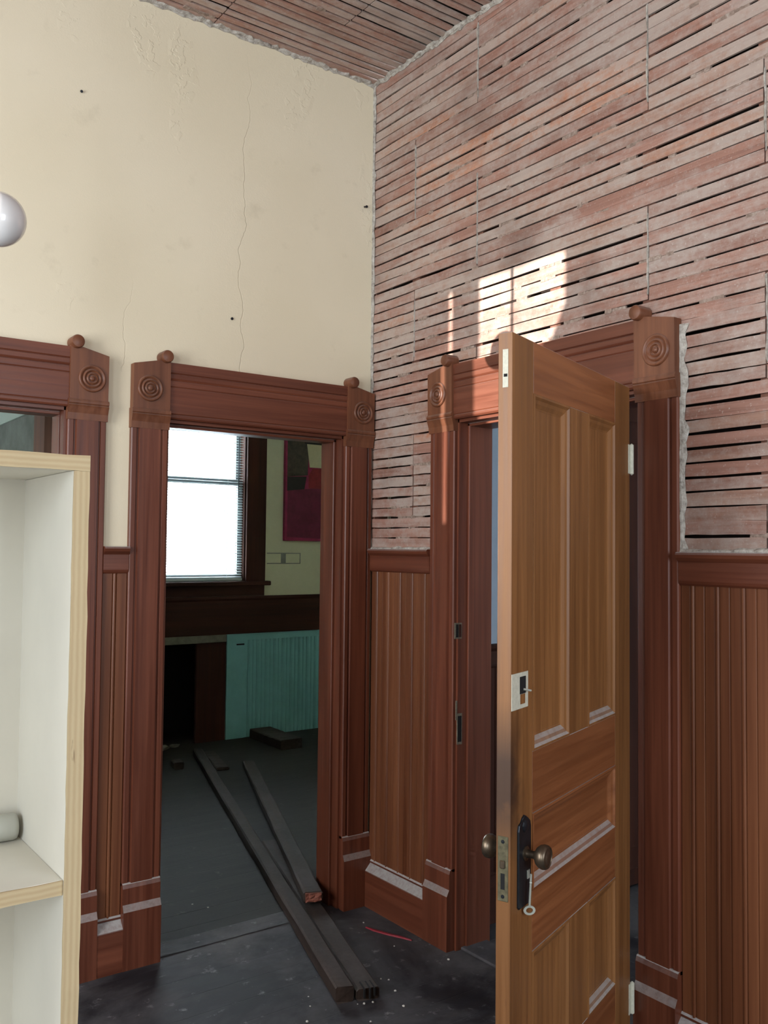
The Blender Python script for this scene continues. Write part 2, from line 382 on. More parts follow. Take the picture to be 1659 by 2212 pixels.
def ragged(p0, p1, side, out, w0, w1, thick, step=0.02, rnd=None):
    """crumbling strip of plaster from p0 to p1, growing w in direction side, standing thick proud along out"""
    rnd = rnd or random; p0, p1, side, out = Vector(p0), Vector(p1), Vector(side), Vector(out)
    L = (p1-p0).length; n = max(2, int(L/step)); bm = bmesh.new(); prev = None
    for i in range(n+1):
        c = p0+(p1-p0)*(i/n); w = rnd.uniform(w0, w1); t = thick*rnd.uniform(0.75, 1.1)
        j = (p1-p0).normalized()*rnd.uniform(-.3, .3)*step
        ring = [c, c+out*t, c+side*(w*0.6)+out*(t*rnd.uniform(.6, 1.1))+j, c+side*w+out*(t*0.3)+j, c+side*w*rnd.uniform(.9, 1.0)]
        ring = [bm.verts.new(q) for q in ring]
        if prev:
            for k in range(5):
                k2 = (k+1) % 5; bm.faces.new((prev[k], prev[k2], ring[k2], ring[k]))
        else: bm.faces.new(ring)
        prev = ring
    bm.faces.new(prev); return bm

# ================================================================== STRUCTURE
ZC = 3.655                     # ceiling
D1 = (-2.22, -1.325)           # doorway in plaster wall, behind the bookcase
D2 = (-0.945, -0.125)          # doorway in plaster wall, by the corner
D3 = (-1.455, -0.570)          # doorway in lath wall
H1, H2, H3 = 2.05, 2.04, 2.062

fl = tag(obj('floor', box(-4.6, 3.3, -5.7, 0.03, -0.12, 0.0), 'floor'), 'dark worn wooden floor streaked with dust', 'floor', kind='structure')

fl2 = tag(obj('floor_far', box(-4.6, 3.3, 0.03, 4.4, -0.12, 0.0), 'floor_far'), 'dark brown board floor of the rooms beyond the doorways', 'floor', kind='structure')
# plaster wall (A)
wall_left = obj('wall_left', holed_wall(lambda u, t, z: Vector((u, t, z)), -4.4, 0.03, 0.0, ZC-0.004, OA, OA+.14,
    [(D1[0], D1[1], -1, H1), (D2[0], D2[1], -1, H2)]), 'cream')
tag(wall_left, 'cream painted plaster wall with hairline cracks above two doorways', 'wall', kind='structure')
obj('plaster_edge', ragged((-4.4, OA, ZC-.002), (.02, OA, ZC-.002), (0, 0, -1), (0, -1, 0), 0.002, 0.014, 0.010, 0.022), 'raw', wall_left)

def wall_nail(u, z, r_, L):
    obj('nail', lathe([(0, -.004), (r_, -.004), (r_, L*.8), (r_*1.8, L*.82), (r_*1.6, L), (0, L)], (u, OA, z), (0, -1, -.25), 8), 'iron', wall_left)
wall_nail(-.028, 3.085, .0035, .022); wall_nail(-.675, 2.475, .0035, .005); wall_nail(-1.30, 3.22, .003, .008)
# lath wall (B): back board, studs, laths, keys
wall_right = obj('wall_right', holed_wall(lambda u, t, z: Vector((t, u, z)), -5.5, 0.164, 0.0, ZC+0.03, OB+.095, OB+.13,
    [(D3[0], D3[1], -1, H3)]), 'cavity')
tag(wall_right, 'wall of bare wooden laths stripped of plaster above panelling', 'wall', kind='structure')
LX = .022
sy = [0.03, -0.282, -0.675, -1.08, -1.482, -1.886, -2.29, -2.69, -3.09, -3.49, -3.9, -4.3, -4.7, -5.1, -5.48]
for s_ in sy:
    z0 = H3+0.06 if D3[0]-.03 < s_ < D3[1]+.03 else 0.0
    obj('stud', box(LX+.0115, OB+.095, s_-0.025, s_+0.025, z0, ZC), 'rough_stud', wall_right)
obj('stud', box(LX+.0115, OB+.095, D3[1]+0.02, D3[1]+0.06, 0, H3+.06), 'rough_stud', wall_right)
obj('stud', box(LX+.0115, OB+.095, D3[0]-0.06, D3[0]-0.02, 0, H3+.06), 'rough_stud', wall_right)

groups = [1.55, 1.70, 2.02, 2.335, 2.65, 2.94, 3.30, 3.66]
SA = [-0.675-1.209*k for k in range(-1, 5)]; SB = [-0.282-1.203*k for k in range(0, 5)]
rl = random.Random(3)
def lath_mesh(a0, a1, c, w, t, build, rr, nseg=6):
    """rough sawn strip from a0 to a1, centred at c across, w wide, t thick; build(along, across, depth) -> Vector"""
    bm = bmesh.new(); prev = None; tilt = rr.uniform(-.0012, .0012)
    bow = rr.uniform(-.002, .002)
    for i in range(nseg+1):
        f = i/nseg; a = a0+(a1-a0)*f; cc = c+tilt*(f-.5)*2+bow*math.sin(f*PI)
        h1, h2 = w/2+rr.uniform(-.0022, .0010), w/2+rr.uniform(-.0018, .0012)
        d0 = rr.uniform(0, .0012)
        ring = [bm.verts.new(build(a, cc-h1, d0)), bm.verts.new(build(a, cc+h2, d0+rr.uniform(0, .0008))), bm.verts.new(build(a, cc+h2, t)), bm.verts.new(build(a, cc-h1, t))]
        if prev:
            for k in range(4):
                k2 = (k+1) % 4; bm.faces.new((prev[k], prev[k2], ring[k2], ring[k]))
        else: bm.faces.new(ring)
        prev = ring
    bm.faces.new(prev); return bm
PITCH = 0.0437; keys = bmesh.new(); nrow = int((ZC-1.552)/PITCH)+1
rows = [1.574+PITCH*i for i in range(nrow)]
for i, zc in enumerate(rows):
    g = max(k for k in range(len(groups)-1) if groups[k] <= zc+0.001)
    joints = SB if g % 2 == 1 else SA
    # even group index (0,2,4,6): joints SA ... G1 top = index 6 -> SA
    cuts = sorted([-5.5, OA]+[j for j in joints if -5.45 < j < -0.05])
    for a, c_ in zip(cuts, cuts[1:]):
        segs = [(a, c_)]
        if zc < 2.235:
            segs = []
            if c_ > -0.45: segs.append((max(a, -0.50), c_))
            if a < -1.58: segs.append((a, min(c_, -1.53)))
            segs = [q for q in segs if q[1]-q[0] > 0.03]
        for s0, s1 in segs:
            w = PITCH-rl.choice([.0025, .004, .005, .006, .007])
            zj = min(zc+rl.uniform(-.0012, .0012), ZC-.012); dx = rl.uniform(0, .003)
            bm = lath_mesh(s0+rl.uniform(.001, .004), s1-rl.uniform(.001, .004), zj, w, 0.008, lambda al, ac, d: Vector((LX+dx+d, al, ac)), rl)
            obj('lath', bm, 'lath', wall_right)
    # plaster keys squeezed into the gap above this row
    zg = zc+PITCH/2; yy = -0.01
    fill = 0.22 if zc > 2.35 else (0.30 if zc > 1.95 else 0.42)
    while yy > -3.2:
        open_l = rl.uniform(.08, .75)*(1.35-fill); shut = rl.uniform(.02, .32)*fill*1.7
        if not (zg < 2.25 and -1.55 < yy < -0.47):
            a = yy-open_l; m = 0; q = a
            while q > a-shut:
                st = rl.uniform(.012, .04); hh = .0045+rl.uniform(0, .0035)
                
                if not (zg < 2.27 and -1.60 < q-st and q < -0.44 or zg < 2.27 and (q > -.46 > q-st or q > -1.58 > q-st)):
                    add_box(keys, LX+rl.uniform(.001, .005), LX+.012, max(q-st, -3.3), q, zg-hh+rl.uniform(-.001, .001), zg+hh)
                q -= st
        yy -= open_l+shut
tag(obj('plaster_key', keys, 'keys', wall_right), kind='stuff')
# ragged plaster left along edges of the lath wall
rp = random.Random(11)
def rag_B(y0, z0, y1, z1, side, w0, w1, t=0.014, step=0.018):
    obj('plaster_edge', ragged((LX+.001, y0, z0), (LX+.001, y1, z1), side, (-1, 0, 0), w0, w1, t, step, rp), 'raw', wall_right)
rag_B(OA, 1.55, OA, ZC, (0, -1, 0), .006, .018, .008, .035)
rag_B(OA, ZC, -5.5, ZC, (0, 0, -1), .004, .020, .010)
rag_B(OA, 1.548, -0.43, 1.548, (0, 0, 1), .006, .014, .012, .03)
rag_B(-1.60, 1.548, -5.5, 1.548, (0, 0, 1), .006, .014, .012, .03)
rag_B(-1.600, 1.55, -1.600, 2.24, (0, -1, 0), .016, .036, .012, .035)
rag_B(-0.425, 1.55, -0.425, 2.02, (0, 1, 0), .002, .012, .008, .035)
rag_B(-0.57, 2.276, -1.46, 2.276, (0, 0, 1), .002, .012, .010)
for (yy, za, zb) in ((-.675, 3.32, 3.62), (-.675, 2.66, 3.02), (-.282, 2.95, 3.27), (-.282, 2.36, 2.6), (-1.482, 2.98, 3.3), (-1.482, 2.36, 2.62), (-1.886, 2.68, 2.92), (-1.886, 2.08, 2.33)):
    obj('plaster_seam', ragged((LX+.004, yy-.004, za), (LX+.004, yy-.004, zb), (0, 1, 0), (-1, 0, 0), .003, .010 if za < 3.3 else .016, .007, .03, rp), 'raw', wall_right)

# ceiling: back boards and laths running along x
ceiling = obj('ceiling', box(-4.6, 0.15, -5.7, 0.14, ZC+0.09, ZC+0.16), 'cavity')
tag(ceiling, 'ceiling of bare laths with the plaster fallen away', 'ceiling', kind='structure')
rc = random.Random(5); restl = bmesh.new()
ckeys = bmesh.new()
for i in range(125):
    yc = -0.002-PITCH*i; grp = i//7
    js = [(-0.35-1.2*k) if grp % 2 else (-0.78-1.2*k) for k in range(0, 4)]
    cuts = sorted([-4.4, LX+.005]+[j for j in js if -4.3 < j < -0.05])
    for a, c_ in zip(cuts, cuts[1:]):
        w = PITCH-rc.choice([.010, .012, .014, .015])
        dz = rc.uniform(0, .003)
        f = lambda al, ac, d: Vector((al, ac, ZC+dz+d))
        if i < 40: obj('lath', lath_mesh(a+.002, c_-.003, yc+rc.uniform(-.001, .001), w, .008, f, rc), 'clath', ceiling)
        else: add_box(restl, a+.002, c_-.003, yc-w/2, yc+w/2, ZC, ZC+.008)
    if i < 40:
        xx = 0.0
        while xx > -2.6:
            op = rc.uniform(.35, 1.3); sh = rc.uniform(.02, .12); q = xx-op
            while q > xx-op-sh:
                st = rc.uniform(.012, .03); hh = .008+rc.uniform(0, .003)
                add_box(ckeys, q-st, q, yc-PITCH/2-hh, yc-PITCH/2+hh, ZC+rc.uniform(-.003, .003), ZC+.012); q -= st
            xx -= op+sh
tag(obj('lath', restl, 'clath', ceiling), kind='stuff')
tag(obj('plaster_key', ckeys, 'keys', ceiling), kind='stuff')
obj('plaster_edge', ragged((LX, OA-.001, ZC+.004), (-4.4, OA-.001, ZC+.004), (0, -1, 0), (0, 0, -1), .004, .03, .012, .02, rc), 'raw', ceiling)
obj('plaster_edge', ragged((LX, OA, ZC+.004), (LX, -5.5, ZC+.004), (-1, 0, 0), (0, 0, -1), .004, .022, .012, .02, rc), 'raw', ceiling)

# walls of the room out of frame: west wall with window and transom, south wall with window
TRN_Y = (-0.690, -0.235); TRN_Z = (2.36, 3.005)
west = obj('wall_west', holed_wall(lambda u, t, z: Vector((t, u, z)), -5.5, 0.164, 0.0, ZC+.1, -4.55, -4.4,
    [(TRN_Y[0], TRN_Y[1], TRN_Z[0], TRN_Z[1]), (-0.086, -0.054, 2.05, 2.99)]), 'cream')  # second narrow opening added to throw the thin sun strip on the laths
tag(west, 'cream plaster wall with a tall shaded window and a transom', 'wall', kind='structure')
bm = bmesh.new(); tri = [(-.71, 2.34), (-.42, 2.34), (-.71, 2.86)]  # unseen board added to give the sun patch its slanted edge
add_extrude(bm, [Vector((-4.45, a_, c_)) for a_, c_ in tri], [Vector((-4.47, a_, c_)) for a_, c_ in tri]); obj('sun_patch_blocker', bm, 'rough_stud', west)
south = obj('wall_south', holed_wall(lambda u, t, z: Vector((u, t, z)), -4.55, 0.15, 0.0, ZC+.1, -5.65, -5.5, []), 'cream')
tag(south, 'cream plaster wall with a tall shaded window behind the room', 'wall', kind='structure')
def shaded_window(name, P, u0, u1, label):
    """window outside the frame, its pale roller blind drawn down; P(u, out, z) -> world"""
    w_ = empty(name, P((u0+u1)/2, 0, 1.0)); tag(w_, label, 'window', kind='structure')
    for (a_, c_, e_, f_, o_) in ((u0-.14, u0, .86, 3.06, .03), (u1, u1+.14, .86, 3.06, .03), (u0-.14, u1+.14, 2.92, 3.08, .034), (u0-.17, u1+.17, .95, .99, .07)):
        p_, q_ = P(a_, 0, e_), P(c_, o_, f_); obj('window_casing', box(p_.x, q_.x, p_.y, q_.y, p_.z, q_.z), 'trim_z', w_)
    p_, q_ = P(u0, 0, .99), P(u1, .01, 2.92); obj('roller_blind', box(p_.x, q_.x, p_.y, q_.y, p_.z, q_.z), 'slat', w_)
shaded_window('window_2', lambda u, o, z: Vector((-4.4+o, u, z)), -2.32, -.98, 'tall window with its pale blind drawn in the west wall')
shaded_window('window_3', lambda u, o, z: Vector((u, -5.5+o, z)), -1.62, -.28, 'tall window with its pale blind drawn in the south wall')
shaded_window('window_4', lambda u, o, z: Vector((-4.4+o, u, z)), -4.42, -3.38, 'narrower window with its pale blind drawn in the west wall')

# ------------------------------------------------------------------ casings (trim)
CAS = [(0, 0), (0, .016), (.004, .020), (.020, .020), (.024, .015), (.028, .015), (.032, .024), (.113, .024), (.117, .015), (.121, .015), (.125, .020), (.141, .020), (.145, .016), (.145, 0)]
HEAD = [(0, 0), (0, .020), (.006, .024), (.014, .024), (.018, .0205), (.022, .024), (.120, .024), (.123, .021), (.127, .024), (.146, .024), (.149, .0205), (.153, .024), (.157, .026), (.172, .026), (.175, .022), (.179, .027), (.217, .027), (.217, 0)]
def rosette(F, u, o, z, R, parent):
    ax = F(0, 1, 0)
    prof = [(R, -.004), (R, .003), (R*.94, .007), (R*.84, .007), (R*.78, .002), (R*.72, .001), (R*.66, .006), (R*.58, .007), (R*.52, .002), (R*.46, .001), (R*.40, .006), (R*.33, .007), (R*.28, .002), (R*.22, .002), (R*.18, .008), (R*.08, .010), (0, .010)]
    o_ = obj('rosette', lathe(prof, F(u, o, z), ax, 32), 'block', parent); smooth_angle(o_, 60); return o_
def corner_block(F, ui, uo, zb, parent, ht):
    """ui = inner (doorway side) edge, uo = outer edge; zb = underside of the fluted part"""
    s = 1 if uo > ui else -1; w = abs(uo-ui)
    bm = bmesh.new()
    zt_i, zt_o = zb+ht+.022, zb+ht-.004     # sloping top
    # face plate
    a = [F(ui, 0, zb+.074), F(uo, 0, zb+.074), F(uo, 0, zt_o), F(ui+s*w*.32, 0, zt_i-.004), F(ui, 0, zt_i)]
    c = [F(ui, .034, zb+.074), F(uo, .034, zb+.074), F(uo, .036, zt_o), F(ui+s*w*.32, .036, zt_i-.004), F(ui, .036, zt_i)]
    add_extrude(bm, a, c)
    blk = obj('corner_block', bm, 'block', parent)
    # moulded foot: bead and hollow under the plate
    foot = [(a_*.87, o_) for a_, o_ in [(0, 0), (0, .025), (.006, .025), (.028, .027), (.052, .034), (.060, .037), (.064, .034), (.068, .038), (.076, .039), (.084, .036), (.0855, .034), (.0855, 0)]]
    obj('block_moulding', prof_h(F, foot, zb, min(ui, uo)-.003, max(ui, uo)+.003), 'block', blk)
    rosette(F, (ui+uo)/2+s*w*.06, .036, zb+ht*.62, .050, blk)
    dow = [(0, -.0), (.024, 0), (.024, .052), (.0215, .057), (.012, .060), (0, .061)]
    o_ = obj('dowel_finial', lathe(dow, F(ui+s*.020, 0, zt_i+.012), F(0, 1, 0), 24), 'block', blk); smooth_angle(o_, 40)
    return blk
def plinth(F, u0, u1, parent, zt=.31):
    prof = [(0, 0), (0, .036), (zt-.112, .036), (zt-.096, .024), (zt-.09, .022), (zt-.02, .020), (zt-.014, .026), (zt-.004, .024), (zt, .020), (zt, 0)]
    prof = [(0, 0), (0, .042), (zt-.100, .042), (zt-.076, .030), (zt-.070, .030), (zt-.018, .030), (zt-.004, .0255), (zt, .022), (zt, 0)]
    obj('plinth_block', prof_h(F, prof, 0.0, u0, u1), 'trim_z', parent)
def casing(name, F, ul, ur, z_open, wl, wr, label, ul_out=None, ur_out=None, left=True):
    """ul/ur = doorway edges with ul < ur; wl/wr = casing widths"""
    root = empty(name, F((ul+ur)/2, 0, 0)); tag(root, label, 'door casing', kind='structure')
    zb = z_open-.045
    for (ui, s, w) in ((ul, -1, wl), (ur, 1, wr)):
        sc = w/.145
        prof = [(a*sc, o) for a, o in CAS]
        obj('side_casing', prof_v(F, prof, ui, s, 0.30, zb+.004), 'head_z', root)
        corner_block(F, ui, ui+s*w, zb, root, .245)
        plinth(F, min(ui, ui+s*w), max(ui, ui+s*w), root)
    obj('head_casing', prof_h(F, HEAD, z_open, ul, ur), 'head_x' if F is FA else 'head_y', root)
    return root
t1 = casing('trim_1', FA, D1[0], D1[1], H1, .140, .140, 'red-brown door casing with rosette corner block behind the bookcase')
t2 = casing('trim_2', FA, D2[0], D2[1], H2, .145, .140, 'red-brown door casing with rosette corner blocks beside the wall corner')
t3 = casing('trim_3', FB, D3[0], D3[1], H3, .152, .150, 'red-brown door casing with rosette corner blocks around the open door')
# jambs (doorway linings) with stops
def jambs(F, root, ul, ur, zt, t0, t1, stop_at, sw=.012):
    ax = 'trim_z'
    for side, u, s in (('l', ul, 1), ('r', ur, -1)):
        j = obj('jamb', fbox(F, u-s*.012, u+s*.010, t0, t1, 0, zt+.0), ax, root)
        obj('door_stop', fbox(F, u+s*.010, u+s*(.010+sw), stop_at[0], stop_at[1], 0, zt-.012, .002), ax, j)
    j = obj('head_jamb', fbox(F, ul, ur, t0, t1, zt-.012, zt+.012), 'trim_x' if F is FA else 'trim_y', root)
    obj('door_stop', fbox(F, ul+.01, ur-.01, stop_at[0], stop_at[1], zt-.024, zt-.012, .002), 'trim_x' if F is FA else 'trim_y', j)
jambs(FA, t1, D1[0], D1[1], H1, .002, -.142, (-.045, -.125), .003)
jambs(FA, t2, D2[0], D2[1], H2, .002, -.165, (-.045, -.125))
jambs(FB, t3, D3[0], D3[1], H3, .002, -.17, (-.042, -.165))
# worn strike plates let into the jamb facing the open door
yj = D3[1]-.010
def plate(name, mat, parent, x0, x1, z0, z1, y0=yj, t=.002):
    return obj(name, box(x0, x1, y0-t, y0+.001, z0, z1), mat, parent)
sp = plate('strike_plate', 'strike', t3, .004, .040, 1.20, 1.262)
plate('strike_hole', 'soot_hole_dark', sp, .010, .022, 1.206, 1.256, yj-.002, .001); plate('strike_hole', 'dark_wood_z', sp, .025, .037, 1.206, 1.256, yj-.002, .001)  # thin dark boxes painted in place of the shade inside the holes
sp = plate('strike_plate', 'strike', t3, .018, .044, .79, .91)
plate('strike_hole', 'soot_hole_dark', sp, .022, .040, .80, .90, yj-.002, .001)  # black box drawn as the shaded inside of the hole
plate('paint_remnant', 'strike', t3, .012, .019, .885, .96)

# ------------------------------------------------------------------ wainscot: cap rail, boards, baseboards
CAP = [(0, 0), (0, .012), (.006, .018), (.014, .020), (.070, .020), (.076, .026), (.082, .032), (.092, .036), (.098, .034), (.1, .030), (.1, 0)]
BASE = [(0, 0), (0, .040), (.150, .040), (.153, .039), (.180, .014), (.1815, .012), (.184, .0145), (.190, .014), (.196, .009), (.196, 0)]
def board_mesh(F, u, w, z0, z1):
    g = .003; m = w/2
    prof = [(0, 0), (0, .004), (g, .009), (m-.010, .009), (m-.007, .005), (m-.005, .009), (m-.002, .0115), (m+.002, .0115), (m+.005, .009), (m+.007, .005), (m+.010, .009), (w-g, .009), (w, .004), (w, 0)]
    bm = bmesh.new(); add_extrude(bm, [F(u+a, o, z0) for a, o in prof], [F(u+a, o, z1) for a, o in prof]); return bm
def wainscot(F, u0, u1, side, parent, idx, mat='board', z0=.19, z1=1.452, cap=True, base=True, labels=None):
    w = .082; n = max(1, round((u1-u0)/w)); w = (u1-u0)/n
    for i in range(n): obj('bead_board', board_mesh(F, u0+i*w, w, z0, z1), mat, parent)
    if cap:
        c = obj('trim_%d' % idx, prof_h(F, CAP, 1.448, u0, u1), 'trim_x' if F is FA else 'trim_y')
        tag(c, labels[0], 'chair rail', kind='structure')
    if base:
        c = obj('baseboard_%s' % side, prof_h(F, BASE, 0.0, u0, u1), 'trim_x' if F is FA else 'trim_y')
        tag(c, labels[1], 'baseboard', kind='structure')
wainscot(FA, D1[1]+.140, D2[0]-.145, 'left', wall_left, 4, labels=('short red-brown chair rail between the two doorways of the cream wall', 'short baseboard between the two doorways of the cream wall'))
wainscot(FB, D3[1]+.150, -.002, 'back', wall_right, 5, labels=('red-brown chair rail between the wall corner and the open door', 'dusty baseboard between the wall corner and the open door'))
wainscot(FB, -5.5, D3[0]-.152, 'right', wall_right, 6, labels=('dark red-brown chair rail beyond the hinge side of the open door', 'baseboard beyond the hinge side of the open door'))
wainscot(FA, -4.4, D1[0]-.140, 'west', wall_left, 7, labels=('chair rail beyond the bookcase along the cream wall', 'baseboard beyond the bookcase along the cream wall'))
# thresholds
for (F, a, c, nm) in ((FA, D2[0], D2[1], 'narrow worn threshold under the doorway beside the corner'), (FB, D3[0], D3[1], 'worn threshold under the open door')):
    tr = obj('trim_%d' % (8 if F is FA else 9), prof_h(FA, [(0, .0), (.003, .01), (.003, -.10), (0, -.11)], 0.0, a, c) if F is FA else fbox(FB, a+.01, c-.01, -.02, -.15, 0, .012, .004), 'floor')
    tag(tr, nm, 'threshold', kind='structure')

# ------------------------------------------------------------------ the open door
DANG = math.atan2(-.35476, -.93496)
door = empty('door_1', (-.05, -1.466, .012), DANG)
tag(door, 'old brown panelled wooden door standing open in front of the lath wall', 'door', kind='structure')
DW = .843; T = .036; ZB = -.012
def S(s): return DW-s
def dbox(name, mat, s0, s1, z0, z1, y0=-T, y1=0.0, bev=.0012, parent=None):
    return obj(name, box(S(s1), S(s0), y0, y1, z0+ZB, z1+ZB, bev), mat, parent or door)
dbox('stile', 'door_z', 0, .122, .012, 2.060); dbox('stile', 'door_z', .718, .853, .012, 2.060)
dbox('rail', 'door_x', .122, .718, 1.932, 2.060)
dbox('rail', 'door_x', .122, .718, .918, 1.066); dbox('rail', 'door_x', .122, .718, .593, .735)
dbox('rail', 'door_x', .122, .718, .012, .283)
dbox('muntin', 'door_z', .357, .493, 1.066, 1.932); dbox('muntin', 'door_z', .357, .493, .283, .593)
def dpanel(s0, s1, z0, z1, mat):
    pan = dbox('panel', mat, s0, s1, z0, z1, -T*.5-.006, -T*.5+.004, 0)
    f = [(0, .0015), (.006, .0025), (.012, -.003), (.020, -.006), (.030, -.0125), (.034, -.0135)]
    for sgn in (0, 1):
        bm = bmesh.new()
        X0, X1, Z0, Z1 = S(s1), S(s0), z0+ZB, z1+ZB
        rings = []
        for a, d in f:
            yy = d if sgn == 0 else -T-d
            rings.append([bm.verts.new((X0+a, yy, Z0+a)), bm.verts.new((X1-a, yy, Z0+a)), bm.verts.new((X1-a, yy, Z1-a)), bm.verts.new((X0+a, yy, Z1-a))])
        yb = -T*.5
        rings.append([bm.verts.new((X0+.034, yb, Z0+.034)), bm.verts.new((X1-.034, yb, Z0+.034)), bm.verts.new((X1-.034, yb, Z1-.034)), bm.verts.new((X0+.034, yb, Z1-.034))])
        rings.append([bm.verts.new((X0, yb, Z0)), bm.verts.new((X1, yb, Z0)), bm.verts.new((X1, yb, Z1)), bm.verts.new((X0, yb, Z1))])
        for a, c in zip(rings, rings[1:]+rings[:1]):
            for k in range(4):
                k2 = (k+1) % 4; bm.faces.new((a[k], a[k2], c[k2], c[k]))
        obj('panel_moulding', bm, mat, pan)
dpanel(.122, .357, 1.066, 1.932, 'door_z'); dpanel(.493, .718, 1.066, 1.932, 'door_z')
dpanel(.122, .718, .735, .918, 'door_x')
dpanel(.122, .357, .283, .593, 'door_z'); dpanel(.493, .718, .283, .593, 'door_z')
# painted ghost of a rim lock with keyhole
rim = dbox('rim_lock_plate', 'paint_metal', .002, .092, 1.178, 1.262, 0, .0015, 0)
dbox('keyhole', 'soot_hole_dark', .045, .076, 1.212, 1.252, .0015, .003, 0, rim); dbox('keyhole', 'door_z', .048, .074, 1.188, 1.211, .0015, .0022, 0, rim)  # keyhole shade put on as a flat black box
bm = lathe([(0, 0), (.0025, 0), (.0025, .022), (0, .022)], (S(.062), .003, 1.222+ZB), (-.8, .5, -.2), 8)
obj('latch_pin', bm, 'key', rim)
# long escutcheon, knob, faceplate
def escutcheon(y0, y1):
    n = 10; pts = []; s0, s1, z0, z1 = .036, .106, .716, .925
    hw = (s1-s0)/2; c = (s0+s1)/2
    pts += [(s0, z0+.006), (s0+.006, z0), (s1-.006, z0), (s1, z0+.006), (s1, z1-.03), (s1-.004, z1-.016), (s1-.016, z1-.012), (c+.010, z1-.002), (c, z1+.002), (c-.010, z1-.002), (s0+.016, z1-.012), (s0+.004, z1-.016), (s0, z1-.03)]
    bm = bmesh.new(); add_extrude(bm, [Vector((S(a), y0, z+ZB)) for a, z in pts], [Vector((S(a), y1, z+ZB)) for a, z in pts])
    es = [e for e in bm.edges if all(abs(v.co.y-y1) < 1e-6 for v in e.verts)]
    bmesh.ops.bevel(bm, geom=es, offset=.002, segments=1, affect='EDGES'); return bm
esc = obj('escutcheon', escutcheon(-.001, .005), 'iron', door)
obj('shell_ornament', lathe([(.016, 0), (.014, .003), (.010, .005), (.006, .006), (0, .0065)], (S(.071), .004, .902+ZB), (0, 1, 0), 10), 'iron', esc)
obj('keyhole_plate', box(S(.094), S(.082), .004, .0068, .776+ZB, .796+ZB), 'key', esc)
KN = [(.017, 0), (.017, .004), (.010, .006), (.0085, .022), (.012, .027), (.021, .032), (.0265, .039), (.0285, .047), (.0275, .054), (.025, .058), (.0225, .0585), (.0215, .057), (.016, .0572), (.014, .059), (.008, .060), (0, .060)]
kz = .838+ZB
k1 = obj('door_knob', lathe(KN, (S(.073), .004, kz), (0, 1, 0), 28), 'brass', door); smooth_angle(k1, 50)
esc2 = obj('escutcheon', escutcheon(-T+.001, -T-.005), 'iron', door)
k2 = obj('door_knob', lathe(KN, (S(.073), -T-.004, kz), (0, -1, 0), 28), 'brass', door); smooth_angle(k2, 50)
fp = obj('lock_faceplate', box(S(0)-.001, S(0)+.002, -T*.5-.013, -T*.5+.013, .745+ZB, .892+ZB, .001), 'green_brass', door)
obj('latch_bolt', box(S(0)+.001, S(0)+.007, -T*.5-.006, -T*.5+.006, .820+ZB, .838+ZB, .002), 'brass', fp)
obj('bolt_slot', box(S(0)+.0015, S(0)+.0026, -T*.5-.005, -T*.5+.005, .772+ZB, .808+ZB), 'soot_hole_dark', fp)  # slot not cut: its inner shade is a black box
for zz_ in (.756, .880): obj('screw_head', lathe([(.0045, 0), (.004, .0012), (0, .0014)], (S(0)+.002, -T*.5, zz_+ZB), (1, 0, 0), 10), 'iron', fp)
mp = obj('mortise_plate', box(S(0)-.001, S(0)+.0012, -T*.5-.006, -T*.5+.008, 1.93+ZB, 2.02+ZB), 'paint_metal', door)
obj('bolt_slot', box(S(0)+.001, S(0)+.0018, -T*.5-.003, -T*.5+.006, 1.955+ZB, 1.962+ZB), 'soot_hole_dark', mp)  # black box painted as the shade in the slot
# hinges
for hz, m in ((1.835, 'paint_metal'), (.19, 'paint_metal')):
    hg = obj('hinge', lathe([(0, -.05), (.004, -.047), (.0065, -.045), (.0065, .045), (.004, .047), (0, .05)], (-.018, .004, hz+ZB), (0, 0, 1), 12), m, door)
    obj('hinge_leaf', box(-.016, .003, -.034, .0015, hz-.045+ZB, hz+.045+ZB), m, hg)
# key hanging on the escutcheon
kx, kzb = S(.070), .716
kroot = empty('key', (0, 0, 0)); Dm = Matrix.Translation((-.05, -1.466, .012)) @ Matrix.Rotation(DANG, 4, 'Z')
kp = Dm @ Vector((kx, .0165, kzb+ZB)); kroot.location = kp; kroot.rotation_euler = (0, 0, math.radians(150)); WLOC[kroot.name] = Vector((0, 0, 0))
tag(kroot, 'small pale skeleton key hanging below the door knob', 'key')
bm = bmesh.new(); n = 20
ri = [[bm.verts.new((math.cos(2*PI*k/n)*r_*1.1, yy, math.sin(2*PI*k/n)*r_*.85-.006)) for k in range(n)] for r_, yy in ((.013, -.0015), (.013, .0015), (.0075, .0015), (.0075, -.0015))]
for a, c in zip(ri, ri[1:]+ri[:1]):
    for k in range(n):
        k2_ = (k+1) % n; bm.faces.new((a[k], a[k2_], c[k2_], c[k]))
obj('key_bow', bm, 'key', kroot)
bm = lathe([(0, 0), (.0028, 0), (.0028, .052), (.0036, .054), (.0028, .056), (.0024, .074), (0, .075)], (0, 0, .003), (-.05, 0, 1), 10)
obj('key_shaft', bm, 'key', kroot)

